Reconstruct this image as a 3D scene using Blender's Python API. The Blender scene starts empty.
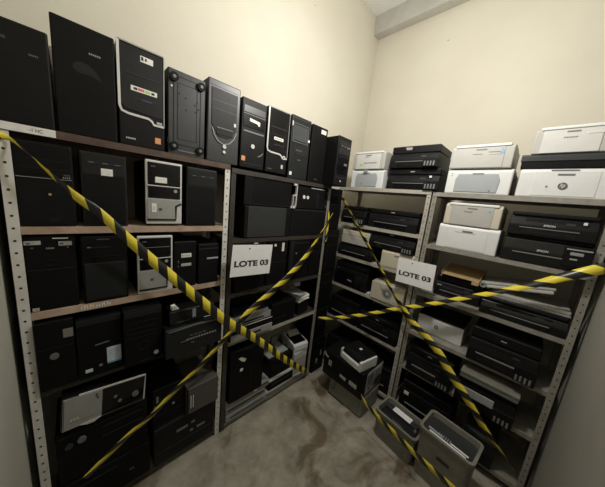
import bpy, bmesh, math, random
from mathutils import Vector, Matrix
random.seed(7)
S = bpy.context.scene
COL = S.collection
PI = math.pi

# ------------------------------------------------------------------ materials
def nodes(name):
    m = bpy.data.materials.new(name); m.use_nodes = True
    nt = m.node_tree; return m, nt, nt.nodes['Principled BSDF']

def mat(name, col, rough=.5, metal=0., var=.0, scale=8., bump=0., bscale=200., spec=.5, dirt=None):
    m, nt, b = nodes(name)
    b.inputs['Roughness'].default_value = rough
    b.inputs['Metallic'].default_value = metal
    b.inputs['Specular IOR Level'].default_value = spec
    c = (*col, 1)
    tc = nt.nodes.new('ShaderNodeTexCoord')
    no = nt.nodes.new('ShaderNodeTexNoise'); no.inputs['Scale'].default_value = scale
    no.inputs['Detail'].default_value = 6; no.inputs['Roughness'].default_value = .65
    nt.links.new(tc.outputs['Object'], no.inputs['Vector'])
    rp = nt.nodes.new('ShaderNodeValToRGB')
    rp.color_ramp.elements[0].position = .32; rp.color_ramp.elements[1].position = .72
    d = dirt if dirt else tuple(x * (1 - var) for x in col)
    rp.color_ramp.elements[0].color = (*d, 1)
    rp.color_ramp.elements[1].color = tuple(min(1, x * (1 + var * .5)) for x in col) + (1,)
    nt.links.new(no.outputs['Fac'], rp.inputs['Fac'])
    nt.links.new(rp.outputs['Color'], b.inputs['Base Color'])
    if bump:
        n2 = nt.nodes.new('ShaderNodeTexNoise'); n2.inputs['Scale'].default_value = bscale
        nt.links.new(tc.outputs['Object'], n2.inputs['Vector'])
        bp = nt.nodes.new('ShaderNodeBump'); bp.inputs['Strength'].default_value = bump
        bp.inputs['Distance'].default_value = .002
        nt.links.new(n2.outputs['Fac'], bp.inputs['Height'])
        nt.links.new(bp.outputs['Normal'], b.inputs['Normal'])
    return m

M = dict(
    black=mat('black_plastic', (.0075, .0075, .008), .45, spec=.2, var=.25, scale=14, bump=.25, bscale=700),
    matte=mat('matte_black_plastic', (.0055, .0055, .0055), .6, spec=.15, var=.3, scale=9, bump=.2, bscale=900),
    gloss=mat('gloss_black_plastic', (.004, .004, .005), .2, var=.1),
    char=mat('charcoal_plastic', (.018, .019, .0195), .45, spec=.22, var=.25, scale=10, bump=.2, bscale=600),
    dgrey=mat('dark_grey_plastic', (.033, .035, .037), .4, var=.2, scale=10),
    line=mat('seam_black', (.004, .004, .004), .7),
    case=mat('black_steel_case', (.006, .006, .0065), .5, spec=.18, var=.3, scale=6),
    silver=mat('silver_plastic', (.42, .42, .40), .35, metal=.25, var=.15, scale=9),
    bright=mat('bright_silver', (.72, .71, .68), .3, metal=.2, var=.1),
    grey=mat('grey_plastic', (.30, .31, .31), .45, var=.15, scale=8),
    mgrey=mat('mid_grey_plastic', (.17, .175, .175), .45, var=.2, scale=8),
    olive=mat('dusty_grey_plastic', (.22, .21, .175), .55, var=.25, scale=7),
    white=mat('white_plastic', (.71, .715, .705), .42, var=.07, scale=5),
    offw=mat('offwhite_plastic', (.60, .595, .57), .45, var=.10, scale=5),
    cream=mat('cream_plastic', (.58, .53, .43), .48, var=.10, scale=5),
    wgrey=mat('warm_grey_plastic', (.44, .43, .395), .48, var=.08, scale=5),
    bgrey=mat('blue_grey_plastic', (.36, .38, .39), .4, var=.08, scale=5),
    label=mat('paper_label', (.78, .77, .72), .6, var=.1, scale=60),
    lgrey=mat('worn_label', (.46, .45, .42), .6, var=.3, scale=80),
    bluel=mat('blue_label', (.58, .66, .71), .5, var=.25, scale=90),
    orange=mat('orange_sticker', (.75, .33, .12), .5, var=.15, scale=90),
    red=mat('red_print', (.62, .12, .12), .5), green=mat('green_print', (.35, .6, .12), .5),
    blue=mat('blue_print', (.20, .36, .52), .5), navy=mat('navy_print', (.03, .05, .13), .5),
    ink=mat('ink_black', (.02, .02, .02), .6), inkg=mat('ink_grey', (.09, .09, .09), .6),
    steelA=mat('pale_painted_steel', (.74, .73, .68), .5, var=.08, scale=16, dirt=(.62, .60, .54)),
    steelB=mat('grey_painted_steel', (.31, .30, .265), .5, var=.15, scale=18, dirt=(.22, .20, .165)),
    steelC=mat('light_painted_steel', (.47, .45, .40), .5, var=.12, scale=18, dirt=(.35, .315, .26)),
    steelM=mat('shaded_painted_steel', (.20, .185, .16), .5, var=.2, scale=18, dirt=(.12, .10, .08)),
    dust=mat('dark_olive_plastic', (.085, .083, .068), .55, var=.2, scale=7),
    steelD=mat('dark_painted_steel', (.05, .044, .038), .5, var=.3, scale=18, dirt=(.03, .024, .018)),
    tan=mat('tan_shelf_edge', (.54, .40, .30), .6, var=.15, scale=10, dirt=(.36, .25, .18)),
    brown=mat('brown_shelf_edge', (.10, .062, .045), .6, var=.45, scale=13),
    card=mat('cardboard', (.46, .31, .15), .75, var=.2, scale=12),
    paper=mat('white_paper', (.88, .88, .87), .65, var=.04, scale=30),
    glassy=mat('dark_window', (.05, .055, .06), .08, var=.1),
)

def mat_wall(name, col, dirt):
    m, nt, b = nodes(name); b.inputs['Roughness'].default_value = .85
    tc = nt.nodes.new('ShaderNodeTexCoord')
    no = nt.nodes.new('ShaderNodeTexNoise'); no.inputs['Scale'].default_value = 1.6; no.inputs['Detail'].default_value = 8
    nt.links.new(tc.outputs['Object'], no.inputs['Vector'])
    rp = nt.nodes.new('ShaderNodeValToRGB'); rp.color_ramp.elements[0].position = .25; rp.color_ramp.elements[1].position = .65
    rp.color_ramp.elements[0].color = (*dirt, 1); rp.color_ramp.elements[1].color = (*col, 1)
    nt.links.new(no.outputs['Fac'], rp.inputs['Fac'])
    vo = nt.nodes.new('ShaderNodeTexVoronoi'); vo.inputs['Scale'].default_value = 3.1
    nt.links.new(tc.outputs['Object'], vo.inputs['Vector'])
    r2 = nt.nodes.new('ShaderNodeValToRGB'); r2.color_ramp.elements[0].position = .012; r2.color_ramp.elements[1].position = .03
    r2.color_ramp.elements[0].color = (.55, .5, .42, 1); r2.color_ramp.elements[1].color = (1, 1, 1, 1)
    nt.links.new(vo.outputs['Distance'], r2.inputs['Fac'])
    mx = nt.nodes.new('ShaderNodeMix'); mx.data_type = 'RGBA'; mx.blend_type = 'MULTIPLY'; mx.inputs['Factor'].default_value = 1
    nt.links.new(rp.outputs['Color'], mx.inputs[6]); nt.links.new(r2.outputs['Color'], mx.inputs[7])
    nt.links.new(mx.outputs[2], b.inputs['Base Color'])
    n2 = nt.nodes.new('ShaderNodeTexNoise'); n2.inputs['Scale'].default_value = 40
    nt.links.new(tc.outputs['Object'], n2.inputs['Vector'])
    bp = nt.nodes.new('ShaderNodeBump'); bp.inputs['Strength'].default_value = .15; bp.inputs['Distance'].default_value = .004
    nt.links.new(n2.outputs['Fac'], bp.inputs['Height']); nt.links.new(bp.outputs['Normal'], b.inputs['Normal'])
    return m
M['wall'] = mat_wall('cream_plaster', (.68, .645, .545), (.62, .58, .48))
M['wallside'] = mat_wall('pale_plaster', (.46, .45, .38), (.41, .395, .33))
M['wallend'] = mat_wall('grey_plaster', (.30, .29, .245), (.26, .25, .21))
M['ceil'] = mat('white_ceiling_paint', (.78, .77, .73), .85, var=.05, scale=3)
M['beam'] = mat('pale_grey_paint', (.50, .485, .44), .8, var=.12, scale=5)

def mat_floor():
    m, nt, b = nodes('stained_concrete')
    L = nt.links.new
    tc = nt.nodes.new('ShaderNodeTexCoord')
    def noise(sc, det, rough=.6, dist=0):
        n = nt.nodes.new('ShaderNodeTexNoise'); n.inputs['Scale'].default_value = sc; n.inputs['Detail'].default_value = det
        n.inputs['Roughness'].default_value = rough; n.inputs['Distortion'].default_value = dist
        L(tc.outputs['Object'], n.inputs['Vector']); return n
    def ramp(src, p0, c0, p1, c1):
        r = nt.nodes.new('ShaderNodeValToRGB'); e = r.color_ramp.elements
        e[0].position = p0; e[0].color = (*c0, 1); e[1].position = p1; e[1].color = (*c1, 1); L(src, r.inputs['Fac']); return r
    a = ramp(noise(5, 10, .7, .4).outputs['Fac'], .33, (.20, .18, .135), .66, (.42, .385, .31))
    st = ramp(noise(2.4, 5, .55, .9).outputs['Fac'], .40, (.42, .35, .26), .50, (1, 1, 1))
    mx = nt.nodes.new('ShaderNodeMix'); mx.data_type = 'RGBA'; mx.blend_type = 'MULTIPLY'; mx.inputs['Factor'].default_value = .9
    L(a.outputs['Color'], mx.inputs[6]); L(st.outputs['Color'], mx.inputs[7])
    sp = ramp(noise(38, 3).outputs['Fac'], .70, (0, 0, 0), .78, (1, 1, 1))
    m2 = nt.nodes.new('ShaderNodeMix'); m2.data_type = 'RGBA'; L(sp.outputs['Color'], m2.inputs['Factor'])
    L(mx.outputs[2], m2.inputs[6]); m2.inputs[7].default_value = (.50, .47, .40, 1)
    L(m2.outputs[2], b.inputs['Base Color'])
    rr = ramp(noise(2.4, 5, .55, .9).outputs['Fac'], .40, (.35,) * 3, .52, (.75,) * 3); L(rr.outputs['Color'], b.inputs['Roughness'])
    bp = nt.nodes.new('ShaderNodeBump'); bp.inputs['Strength'].default_value = .3; bp.inputs['Distance'].default_value = .006
    L(noise(14, 9, .7).outputs['Fac'], bp.inputs['Height']); L(bp.outputs['Normal'], b.inputs['Normal'])
    return m
M['floor'] = mat_floor()

def mat_tape():
    m, nt, b = nodes('yellow_black_hazard_tape'); L = nt.links.new
    b.inputs['Roughness'].default_value = .32
    uv = nt.nodes.new('ShaderNodeUVMap'); uv.uv_map = 'UVMap'
    sx = nt.nodes.new('ShaderNodeSeparateXYZ'); L(uv.outputs['UV'], sx.inputs[0])
    ma = nt.nodes.new('ShaderNodeMath'); ma.operation = 'MULTIPLY_ADD'; ma.inputs[1].default_value = .055
    L(sx.outputs['Y'], ma.inputs[0]); L(sx.outputs['X'], ma.inputs[2])
    dv = nt.nodes.new('ShaderNodeMath'); dv.operation = 'DIVIDE'; dv.inputs[1].default_value = .135; L(ma.outputs[0], dv.inputs[0])
    fr = nt.nodes.new('ShaderNodeMath'); fr.operation = 'FRACT'; L(dv.outputs[0], fr.inputs[0])
    gt = nt.nodes.new('ShaderNodeMath'); gt.operation = 'GREATER_THAN'; gt.inputs[1].default_value = .5; L(fr.outputs[0], gt.inputs[0])
    mx = nt.nodes.new('ShaderNodeMix'); mx.data_type = 'RGBA'; L(gt.outputs[0], mx.inputs['Factor'])
    mx.inputs[6].default_value = (.022, .020, .018, 1); mx.inputs[7].default_value = (.80, .66, .06, 1)
    L(mx.outputs[2], b.inputs['Base Color'])
    return m
M['tape'] = mat_tape()

# ------------------------------------------------------------------ mesh helpers
class MB:
    """collects shapes in one mesh; x right, y back, z up"""
    def __init__(s): s.bm = bmesh.new(); s.mats = []
    def mi(s, m):
        if m not in s.mats: s.mats.append(m)
        return s.mats.index(m)
    def _join(s, b, m):
        i = s.mi(m)
        for f in b.faces: f.material_index = i
        me = bpy.data.meshes.new('tmp'); b.to_mesh(me); b.free(); s.bm.from_mesh(me); bpy.data.meshes.remove(me)
    def box(s, x0, x1, y0, y1, z0, z1, m='black', bev=0., seg=2):
        b = bmesh.new(); bmesh.ops.create_cube(b, size=1)
        for v in b.verts:
            v.co = Vector(((x0 + x1) / 2 + v.co.x * (x1 - x0), (y0 + y1) / 2 + v.co.y * (y1 - y0), (z0 + z1) / 2 + v.co.z * (z1 - z0)))
        bev = min(bev, .45 * min(abs(x1 - x0), abs(y1 - y0), abs(z1 - z0)))
        if bev > 0: bmesh.ops.bevel(b, geom=b.edges[:], offset=bev, segments=seg, affect='EDGES', profile=.5)
        s._join(b, m); return s
    def prism(s, pts, lo, hi, axis='y', m='black', bev=0.):
        """pts polygon; axis y: pts=(x,z) extruded y lo..hi; axis x: pts=(y,z); axis z: pts=(x,y)"""
        def co(p, t): return {'y': (p[0], t, p[1]), 'x': (t, p[0], p[1]), 'z': (p[0], p[1], t)}[axis]
        b = bmesh.new()
        A = [b.verts.new(co(p, lo)) for p in pts]; B = [b.verts.new(co(p, hi)) for p in pts]
        n = len(pts); b.faces.new(A); b.faces.new(B[::-1])
        for i in range(n): b.faces.new((A[i], B[i], B[(i + 1) % n], A[(i + 1) % n]))
        bmesh.ops.recalc_face_normals(b, faces=b.faces[:])
        if bev > 0: bmesh.ops.bevel(b, geom=b.edges[:], offset=bev, segments=2, affect='EDGES', profile=.5)
        s._join(b, m); return s
    def disc(s, x, z, r, y0, y1, m='black', n=20, sx=1.):
        return s.prism([(x + sx * r * math.cos(2 * PI * i / n), z + r * math.sin(2 * PI * i / n)) for i in range(n)], y0, y1, 'y', m)
    def ring(s, x, z, r0, r1, y0, y1, m='black', a0=0, a1=2 * PI, n=28):
        full = abs(a1 - a0 - 2 * PI) < 1e-6
        o = [(x + r1 * math.cos(a0 + (a1 - a0) * i / n), z + r1 * math.sin(a0 + (a1 - a0) * i / n)) for i in range(n + (0 if full else 1))]
        q = [(x + r0 * math.cos(a0 + (a1 - a0) * i / n), z + r0 * math.sin(a0 + (a1 - a0) * i / n)) for i in range(n + (0 if full else 1))]
        k = len(o)
        for i in range(k if full else k - 1):
            j = (i + 1) % k
            s.prism([o[i], o[j], q[j], q[i]], y0, y1, 'y', m)
        return s
    def path(s, pts, wd, y0, y1, m='black'):
        P = [Vector(p) for p in pts]; lft = []; rgt = []
        for i, p in enumerate(P):
            d = (P[min(i + 1, len(P) - 1)] - P[max(i - 1, 0)]).normalized(); nn = Vector((-d.y, d.x)) * wd / 2
            lft.append(p + nn); rgt.append(p - nn)
        for i in range(len(P) - 1):
            s.prism([lft[i], lft[i + 1], rgt[i + 1], rgt[i]], y0, y1, 'y', m)
        return s
    def tube(s, pts, r, m='black', n=8):
        b = bmesh.new(); P = [Vector(p) for p in pts]; prev = None
        for i, p in enumerate(P):
            d = (P[min(i + 1, len(P) - 1)] - P[max(i - 1, 0)]).normalized()
            a = d.orthogonal().normalized() if abs(d.z) > .9 else d.cross(Vector((0, 0, 1))).normalized()
            c = d.cross(a)
            ring = [b.verts.new(p + (a * math.cos(2 * PI * k / n) + c * math.sin(2 * PI * k / n)) * r) for k in range(n)]
            if prev:
                for k in range(n): b.faces.new((prev[k], prev[(k + 1) % n], ring[(k + 1) % n], ring[k]))
            else: b.faces.new(ring[::-1])
            prev = ring
        b.faces.new(prev); bmesh.ops.recalc_face_normals(b, faces=b.faces[:])
        s._join(b, m); return s
    def text(s, t, x, z, wd=None, hgt=None, y=-.001, th=.0008, m='label', shear=0., bold=0., rot=0.):
        cu = bpy.data.curves.new('t', 'FONT'); cu.body = t; cu.align_x = 'CENTER'; cu.align_y = 'CENTER'; cu.size = 1; cu.extrude = .01
        cu.shear = shear; cu.offset = bold
        o = bpy.data.objects.new('t', cu); COL.objects.link(o)
        bpy.context.view_layer.update()
        me = bpy.data.meshes.new_from_object(o.evaluated_get(bpy.context.evaluated_depsgraph_get()))
        bpy.data.objects.remove(o); bpy.data.curves.remove(cu)
        xs = [v.co.x for v in me.vertices]; zs = [v.co.y for v in me.vertices]
        W = max(xs) - min(xs); H = max(zs) - min(zs); cx = (max(xs) + min(xs)) / 2; cz = (max(zs) + min(zs)) / 2
        kx = wd / W if wd else hgt / H; kz = hgt / H if hgt else kx
        b = bmesh.new(); b.from_mesh(me); bpy.data.meshes.remove(me)
        for v in b.verts:
            a, c = (v.co.x - cx) * kx, (v.co.y - cz) * kz
            v.co = Vector((x + a * math.cos(rot) - c * math.sin(rot), y - v.co.z / .01 * th, z + a * math.sin(rot) + c * math.cos(rot)))
        s._join(b, m); return s
    def build(s, name, parent=None, loc=None, smooth=False):
        me = bpy.data.meshes.new(name); s.bm.to_mesh(me); s.bm.free()
        for k in s.mats: me.materials.append(M[k])
        o = bpy.data.objects.new(name, me); COL.objects.link(o)
        if parent: o.parent = parent
        if loc: o.location = loc
        if smooth:
            for p in me.polygons: p.use_smooth = True
        return o

def tag(o, label, cat, group=None):
    o['label'] = label; o['category'] = cat
    if group: o['group'] = group
    return o
def thing(name, label, cat, loc, rz=0., group=None, tilt=(0, 0)):
    o = bpy.data.objects.new(name, None); COL.objects.link(o); o.empty_display_size = .05
    o.location = loc; o.rotation_euler = (tilt[0], tilt[1], rz)
    return tag(o, label, cat, group)
def struct(name, mb):
    o = mb.build(name); o['kind'] = 'structure'; return o

# ------------------------------------------------------------------ the room
WX0, WX1, WY0, WY1, H = -.025, 2.875, -1.745, .335, 3.985
struct('floor', MB().box(WX0 - .1, WX1 + .1, WY0 - .1, WY1 + .1, -.08, 0, 'floor'))
struct('ceiling', MB().box(WX0 - .1, WX1 + .1, WY0 - .1, WY1 + .1, H, H + .08, 'ceil'))
struct('wall_back', MB().box(WX0 - .1, WX1 + .1, WY1, WY1 + .1, 0, H, 'wall'))
struct('wall_right', MB().box(WX1, WX1 + .1, WY0, WY1, 0, H, 'wall'))
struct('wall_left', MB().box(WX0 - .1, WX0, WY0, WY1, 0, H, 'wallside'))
struct('wall_front', MB().box(.95, WX1 + .1, WY0 - .1, WY0, 0, H, 'wallend').box(WX0 - .1, .95, WY0 - .1, WY0, 2.15, H, 'wallend'))  # unseen doorway gap behind the camera, added to cut bounce light
struct('unseen_door_1', MB().box(WX0, .02, WY0 - .1, WY0 + .012, 0, 2.19, 'wgrey', .003).box(.91, .965, WY0 - .1, WY0 + .012, 0, 2.19, 'wgrey', .003).box(.02, .91, WY0 - .1, WY0 + .012, 2.14, 2.19, 'wgrey', .003))  # frame of the added opening, out of view
struct('trim_1', MB().box(2.765, WX1, WY0, WY1, 3.80, H, 'beam', .006))

# ------------------------------------------------------------------ shelving units
XB = 2.27
RB = -PI / 2            # things on the right-hand shelves face the left wall
def B(y, z, x=XB): return (x, y, z)     # front-bottom centre on the right-hand shelves
def A(x, z, y=.004): return (x, y, z)   # front-bottom centre on the back shelves

def post_mesh(h, flip, m, hm='ink', w=.036, fy=1):
    """angle-iron post with punched holes; corner at x=0,y=0"""
    b = MB(); s = -1 if flip else 1; t = .003
    x0, x1 = sorted((0, s * w))
    b.box(x0, x1, 0, t * fy, 0, h, m) if fy > 0 else b.box(x0, x1, -t, 0, 0, h, m)
    xa, xb = sorted((0, s * t))
    ya, yb = sorted((0, fy * w))
    b.box(xa, xb, ya, yb, 0, h, m)
    z = .05
    while z < h - .02:
        ys = (-.0006, .0004) if fy > 0 else (-.0004, .0006)
        b.disc(s * w * .52, z, .0048, ys[0], ys[1], hm, n=8)
        z += .05
    return b

def shelf_unit(label, loc, rz, W, D, levels, top, mp, ms, ends=(None, None), lipm=None, pm2=None):
    r = thing('shelving_unit', label, 'shelf', loc, rz, 'steel shelving units')
    for i, (x, fl) in enumerate(((0, False), (W, True))):
        post_mesh(top, fl, (pm2 if (i == 0 and pm2) else mp)).build('post', r, (x, 0, 0))
        post_mesh(top, fl, mp, fy=-1).build('post', r, (x, D, 0))
    for i, z in enumerate(levels):
        b = MB(); lm = (lipm or {}).get(i, ms)
        b.box(.004, W - .004, .004, D - .004, z - .006, z, ms)
        b.box(.0365 if i else .004, W - (.0365 if i else .004), .0005 if i else -.0035, .005 if i else .003, z - .031, z, lm)
        b.box(.004, W - .004, D - .006, D - .004, z - .031, z, ms)
        b.box(.004, .007, .004, D - .004, z - .031, z - .006, ms); b.box(W - .007, W - .004, .004, D - .004, z - .031, z - .006, ms)
        o = b.build('shelf', r)
    return r

DA = .325
A0, A1, A2, A3, A5 = 2.047, 1.656, 1.279, .892, .07
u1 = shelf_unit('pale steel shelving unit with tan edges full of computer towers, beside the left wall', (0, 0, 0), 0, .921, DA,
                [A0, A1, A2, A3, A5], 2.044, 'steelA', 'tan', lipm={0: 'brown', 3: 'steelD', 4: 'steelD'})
# strip of pale tape with writing on the top edge
b = MB().box(.004, .158, -.0046, -.0036, A0 - .029, A0 - .001, 'label')
b.build('label_strip', u1)
b = MB().text('-1 HC', .105, A0 - .015, hgt=.012, wd=.035, y=-.0048, th=.0003, m='ink').build('lettering', u1)
# white handwriting on the third shelf edge
b = MB(); x = .195
for i in range(11):
    hh = random.uniform(.013, .021); b.path([(x, A2 - .024), (x + random.uniform(-.002, .004), A2 - .024 + hh)], .0042, -.0008, .0005, 'label')
    if i % 2: b.path([(x, A2 - .024 + hh), (x + .008, A2 - .024 + hh * random.uniform(.2, .9))], .0026, -.0008, .0005, 'label')
    x += .0105
b.build('chalk_writing', u1)
A20, A21, A22, A23, A25 = 2.030, 1.565, 1.165, .775, .06
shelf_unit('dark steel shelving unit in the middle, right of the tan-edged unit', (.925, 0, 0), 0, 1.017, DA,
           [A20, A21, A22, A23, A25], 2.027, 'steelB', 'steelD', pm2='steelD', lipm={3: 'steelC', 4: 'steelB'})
B0, B1, B2, B3, B4, B5 = 2.056, 1.687, 1.336, 1.005, .610, .09
C0, C1, C2, C3, C4, C5 = 2.046, 1.625, 1.212, .845, .497, .09
DB = .40
shelf_unit('grey shelving unit by the room corner, topped by grey and black printers', (XB, .150, 0), RB, .923, DB,
           [B0, B1, B2, B3, B4, B5], 2.053, 'steelC', 'steelC')
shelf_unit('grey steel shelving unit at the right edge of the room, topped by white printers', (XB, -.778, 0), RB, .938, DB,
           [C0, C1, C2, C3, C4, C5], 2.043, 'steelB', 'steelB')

# ------------------------------------------------------------------ computer towers
GT = 'computer towers on the shelves'
def tower(label, loc, w, h, d=.31, rz=0., body='case', face='black', feats=(), name='computer_tower', cat='computer', group=GT, tilt=(0, 0), bev=.006, feet=False):
    r = thing(name, label, cat, loc, rz, group, tilt)
    z0 = .006 if feet else 0
    MB().box(-w / 2 + .002, w / 2 - .002, .013, d, z0, h - .002, body, .003).build('case', r)
    MB().box(-w / 2, w / 2, 0, .016, z0, h, face, bev, 3).build('front_panel', r)
    if feet:
        for sx in (-1, 1):
            for y in (.03, d - .04): MB().box(sx * w * .38 - .012, sx * w * .38 + .012, y, y + .02, 0, z0 + .001, 'matte').build('foot', r)
    face_feats(r, w, h, feats)
    return r
def face_feats(r, w, h, feats, y=0.):
    for f in feats:
        nm, m, k = f[0], f[1], f[2]; b = MB(); t = .0025
        U = lambda u: (u - .5) * w
        V = lambda v: v * h
        if k == 'r':
            u0, u1, v0, v1 = f[3:7]; t = f[7] if len(f) > 7 else t
            b.box(U(u0), U(u1), y - t, y + .003, V(v0), V(v1), m, min(.0015, t * .45))
        elif k == 'd':
            b.disc(U(f[3]), V(f[4]), f[5], y - (f[6] if len(f) > 6 else .004), y + .003, m)
        elif k == 'o':
            b.ring(U(f[3]), V(f[4]), f[5], f[6], y - .003, y + .003, m)
        elif k == 'p':
            b.prism([(U(a), V(c)) for a, c in f[3]], y - (f[4] if len(f) > 4 else t), y + .003, 'y', m)
        elif k == 'l':
            b.path([(U(a), V(c)) for a, c in f[3]], f[4], y - (f[5] if len(f) > 5 else .002), y + .003, m)
        elif k == 't':
            b.text(f[3], U(f[4]), V(f[5]), wd=f[6], hgt=(f[7] if len(f) > 7 else None), y=y - (f[8] if len(f) > 8 else .0008), th=.0006, m=m)
        elif k == 's':       # row of tiny marks standing for a printed line
            u0, u1, v, n, hh = f[3:8]
            for i in range(n):
                a = U(u0 + (u1 - u0) * i / n); b.box(a, a + abs(U(u1) - U(u0)) / n * .6, y - (f[8] if len(f) > 8 else .001), y + .002, V(v) - hh / 2, V(v) + hh / 2, m)
        elif k == 'm':       # several rects in one mesh
            for (u0, u1, v0, v1) in f[3]: b.box(U(u0), U(u1), y - (f[4] if len(f) > 4 else t), y + .003, V(v0), V(v1), m)
        b.build(nm, r)

def bays(vs, m='line', t=.0012, u0=.06, u1=.94):   # drive bay seams
    return [('bay_seam', m, 'm', [(u0, u1, v - .003, v + .003) for v in vs], t)]

# --- top shelf, left to right
tower('wide plain black computer tower at far left of the top shelf, beside the left wall', A(.070, A0), .176, .345, feats=[
    ('badge', 'dgrey', 'r', .33, .40, .80, .83), ('badge', 'mgrey', 's', .70, .84, .725, 5, .006), ('door_edge', 'line', 'r', .03, .97, .685, .69, .001)])
tower('tall plain black tower with a grey scuff, second from left on the top shelf', A(.262, A0), .192, .425, face='matte', feats=[
    ('logo', 'silver', 's', .56, .76, .775, 6, .006), ('scuff', 'char', 'p', [(.30, .60), (.29, .635), (.34, .665), (.44, .68), (.56, .665), (.66, .63), (.72, .585), (.75, .54), (.71, .555), (.62, .575), (.50, .585), (.40, .575)], .0006)])
def trim_tower(label, x, z, w, h, big):
    fe = [('trim', 'bright', 'l', [(.02, .99), (.02, .38), (.06, .335), (.20, .32), (.62, .315), (.70, .295), (.74, .265), (.98, .265)], .010, .004),
          ('trim', 'silver', 'l', [(.02, .985), (.98, .985), (.98, .27)], .004, .004),
          ('upper_panel', 'gloss' if not big else 'char', 'p', [(.06, .965), (.955, .965), (.955, .345), (.75, .345), (.12, .37), (.06, .41)], .003),
          ('drive_bay', 'line', 'r', .14, .90, .70, .712, .004), ('drive_bay', 'dgrey', 'r', .16, .88, .716, .722, .0035)]
    if big:
        fe += [('paper_label', 'label', 'r', .46, .74, .855, .915, .0036), ('label_print', 'ink', 'm', [(.48, .53, .87, .905), (.56, .60, .875, .90)], .0040),
               ('colour_label', 'label', 'r', .25, .82, .555, .605, .0036), ('colour_print', 'red', 'r', .40, .54, .567, .596, .004), ('colour_print', 'green', 'r', .55, .67, .565, .595, .004),
               ('colour_print', 'ink', 'm', [(.31, .39, .568, .592), (.69, .76, .568, .592)], .004),
               ('card_slot', 'line', 'r', .30, .80, .475, .50, .0036), ('slot_mark', 'navy', 'r', .48, .70, .478, .494, .004),
               ('orange_sticker', 'orange', 'r', .76, .90, .07, .135, .003), ('logo', 'bright', 's', .13, .34, .075, 6, .007),
               ('power_button', 'silver', 'r', .80, .93, .275, .305, .0065)]
    else:
        fe += [('drive_bay', 'line', 'r', .14, .90, .60, .61, .004), ('paper_label', 'label', 'r', .30, .74, .52, .57, .0036), ('label_print', 'ink', 's', .34, .70, .545, 5, .006, .0042),
               ('card_slot', 'line', 'r', .30, .80, .44, .46, .0036), ('power_button', 'bright', 'd', .82, .275, .014, .006), ('button_ring', 'ink', 'd', .82, .275, .006, .0068),
               ('yellow_sticker', 'cream', 'r', .72, .82, .09, .155, .003), ('logo', 'mgrey', 's', .10, .30, .06, 5, .006)]
    return tower(label, A(x, z), w, h, feats=fe)
trim_tower('black tower with silver-edged face and a red and green label, on the top shelf', .458, A0, .186, .440, True)
t = thing('computer_tower', 'black tower turned so its footed underside faces out, on the top shelf', 'computer', A(.662, A0), 0, GT)
w, h = .188, .412
MB().box(-w / 2, w / 2, .006, .30, 0, h, 'dgrey', .005).build('case', t)
face_feats(t, w, h, [('base_rib', 'char', 'l', [(.14, .13), (.14, .93), (.86, .93), (.86, .13), (.14, .13)], .004, .002), ('base_rib', 'char', 'l', [(.24, .20), (.24, .86), (.76, .86), (.76, .20), (.24, .20)], .003, .0015),
    ('base_rib', 'mgrey', 'l', [(.25, .055), (.75, .055)], .006, .003), ('hinge', 'matte', 'r', -.04, .0, .13, .18, .004)], .006)
for sx in (.14, .86):
    for v in (.10, .905):
        face_feats(t, w, h, [('foot', 'matte', 'd', sx, v, .021, .013)], .006)
        face_feats(t, w, h, [('foot_screw', 'mgrey', 'd', sx, v, .008, .016)], .006)
face_feats(t, w, h, [('screw_hole', 'line', 'd', a, c, .0045, .001) for a, c in ((.28, .74), (.25, .60), (.45, .71), (.47, .57), (.70, .66), (.76, .70), (.72, .58), (.80, .62))] + [('paint_spot', 'label', 'd', .09, .80, .0045, .001)], .006)
tower('black tower with a curved silver trim and two round buttons, on the top shelf', A(.868, A0), .200, .446, face='dgrey', feats=[
    ('bay_door', 'dgrey', 'l', [(.08, .93), (.92, .93)], .004), ('upper_panel', 'char', 'p', [(.10, .90), (.90, .90), (.88, .45), (.66, .33), (.34, .33), (.12, .47)], .004),
    ('bay_seam', 'dgrey', 'm', [(.14, .86, .76, .764), (.14, .86, .66, .664)], .0048),
    ('grip', 'line', 'r', .26, .78, .355, .43, .006), ('grip_lip', 'mgrey', 'r', .26, .78, .43, .445, .008),
    ('curve_trim', 'grey', 'l', [(.14, .42), (.20, .34), (.32, .27), (.50, .24), (.68, .27), (.82, .34), (.90, .43)], .0055, .0055),
    ('power_button', 'bright', 'd', .52, .215, .0115, .008), ('reset_button', 'bright', 'd', .52, .145, .009, .008), ('white_sticker', 'label', 'r', .80, .87, .50, .545, .006)])
tower('black tower with glossy bays and one round silver button, on the top shelf', A(1.075, A0), .186, .421, feats=[
    ('drive_bay', 'dgrey', 'r', .06, .94, .80, .90, .004), ('drive_bay', 'mgrey', 'r', .06, .94, .775, .79, .004), ('upper_bay', 'gloss', 'r', .06, .94, .60, .76, .003),
    ('paper_label', 'label', 'p', [(.30, .735), (.72, .715), (.72, .655), (.64, .655), (.64, .675), (.30, .69)], .004), ('drive_bay', 'mgrey', 'r', .08, .92, .525, .55, .004),
    ('power_button', 'bright', 'd', .47, .335, .014, .007), ('orange_sticker', 'orange', 'r', .05, .20, .10, .17), ('lower_slot', 'line', 'r', .1, .9, .055, .07), ('scratch', 'bright', 'l', [(.72, .20), (.82, .22), (.93, .265)], .0025, .001)])
trim_tower('black tower with hook-shaped silver trim and no coloured label, on the top shelf', 1.278, A0, .192, .436, False)
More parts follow.
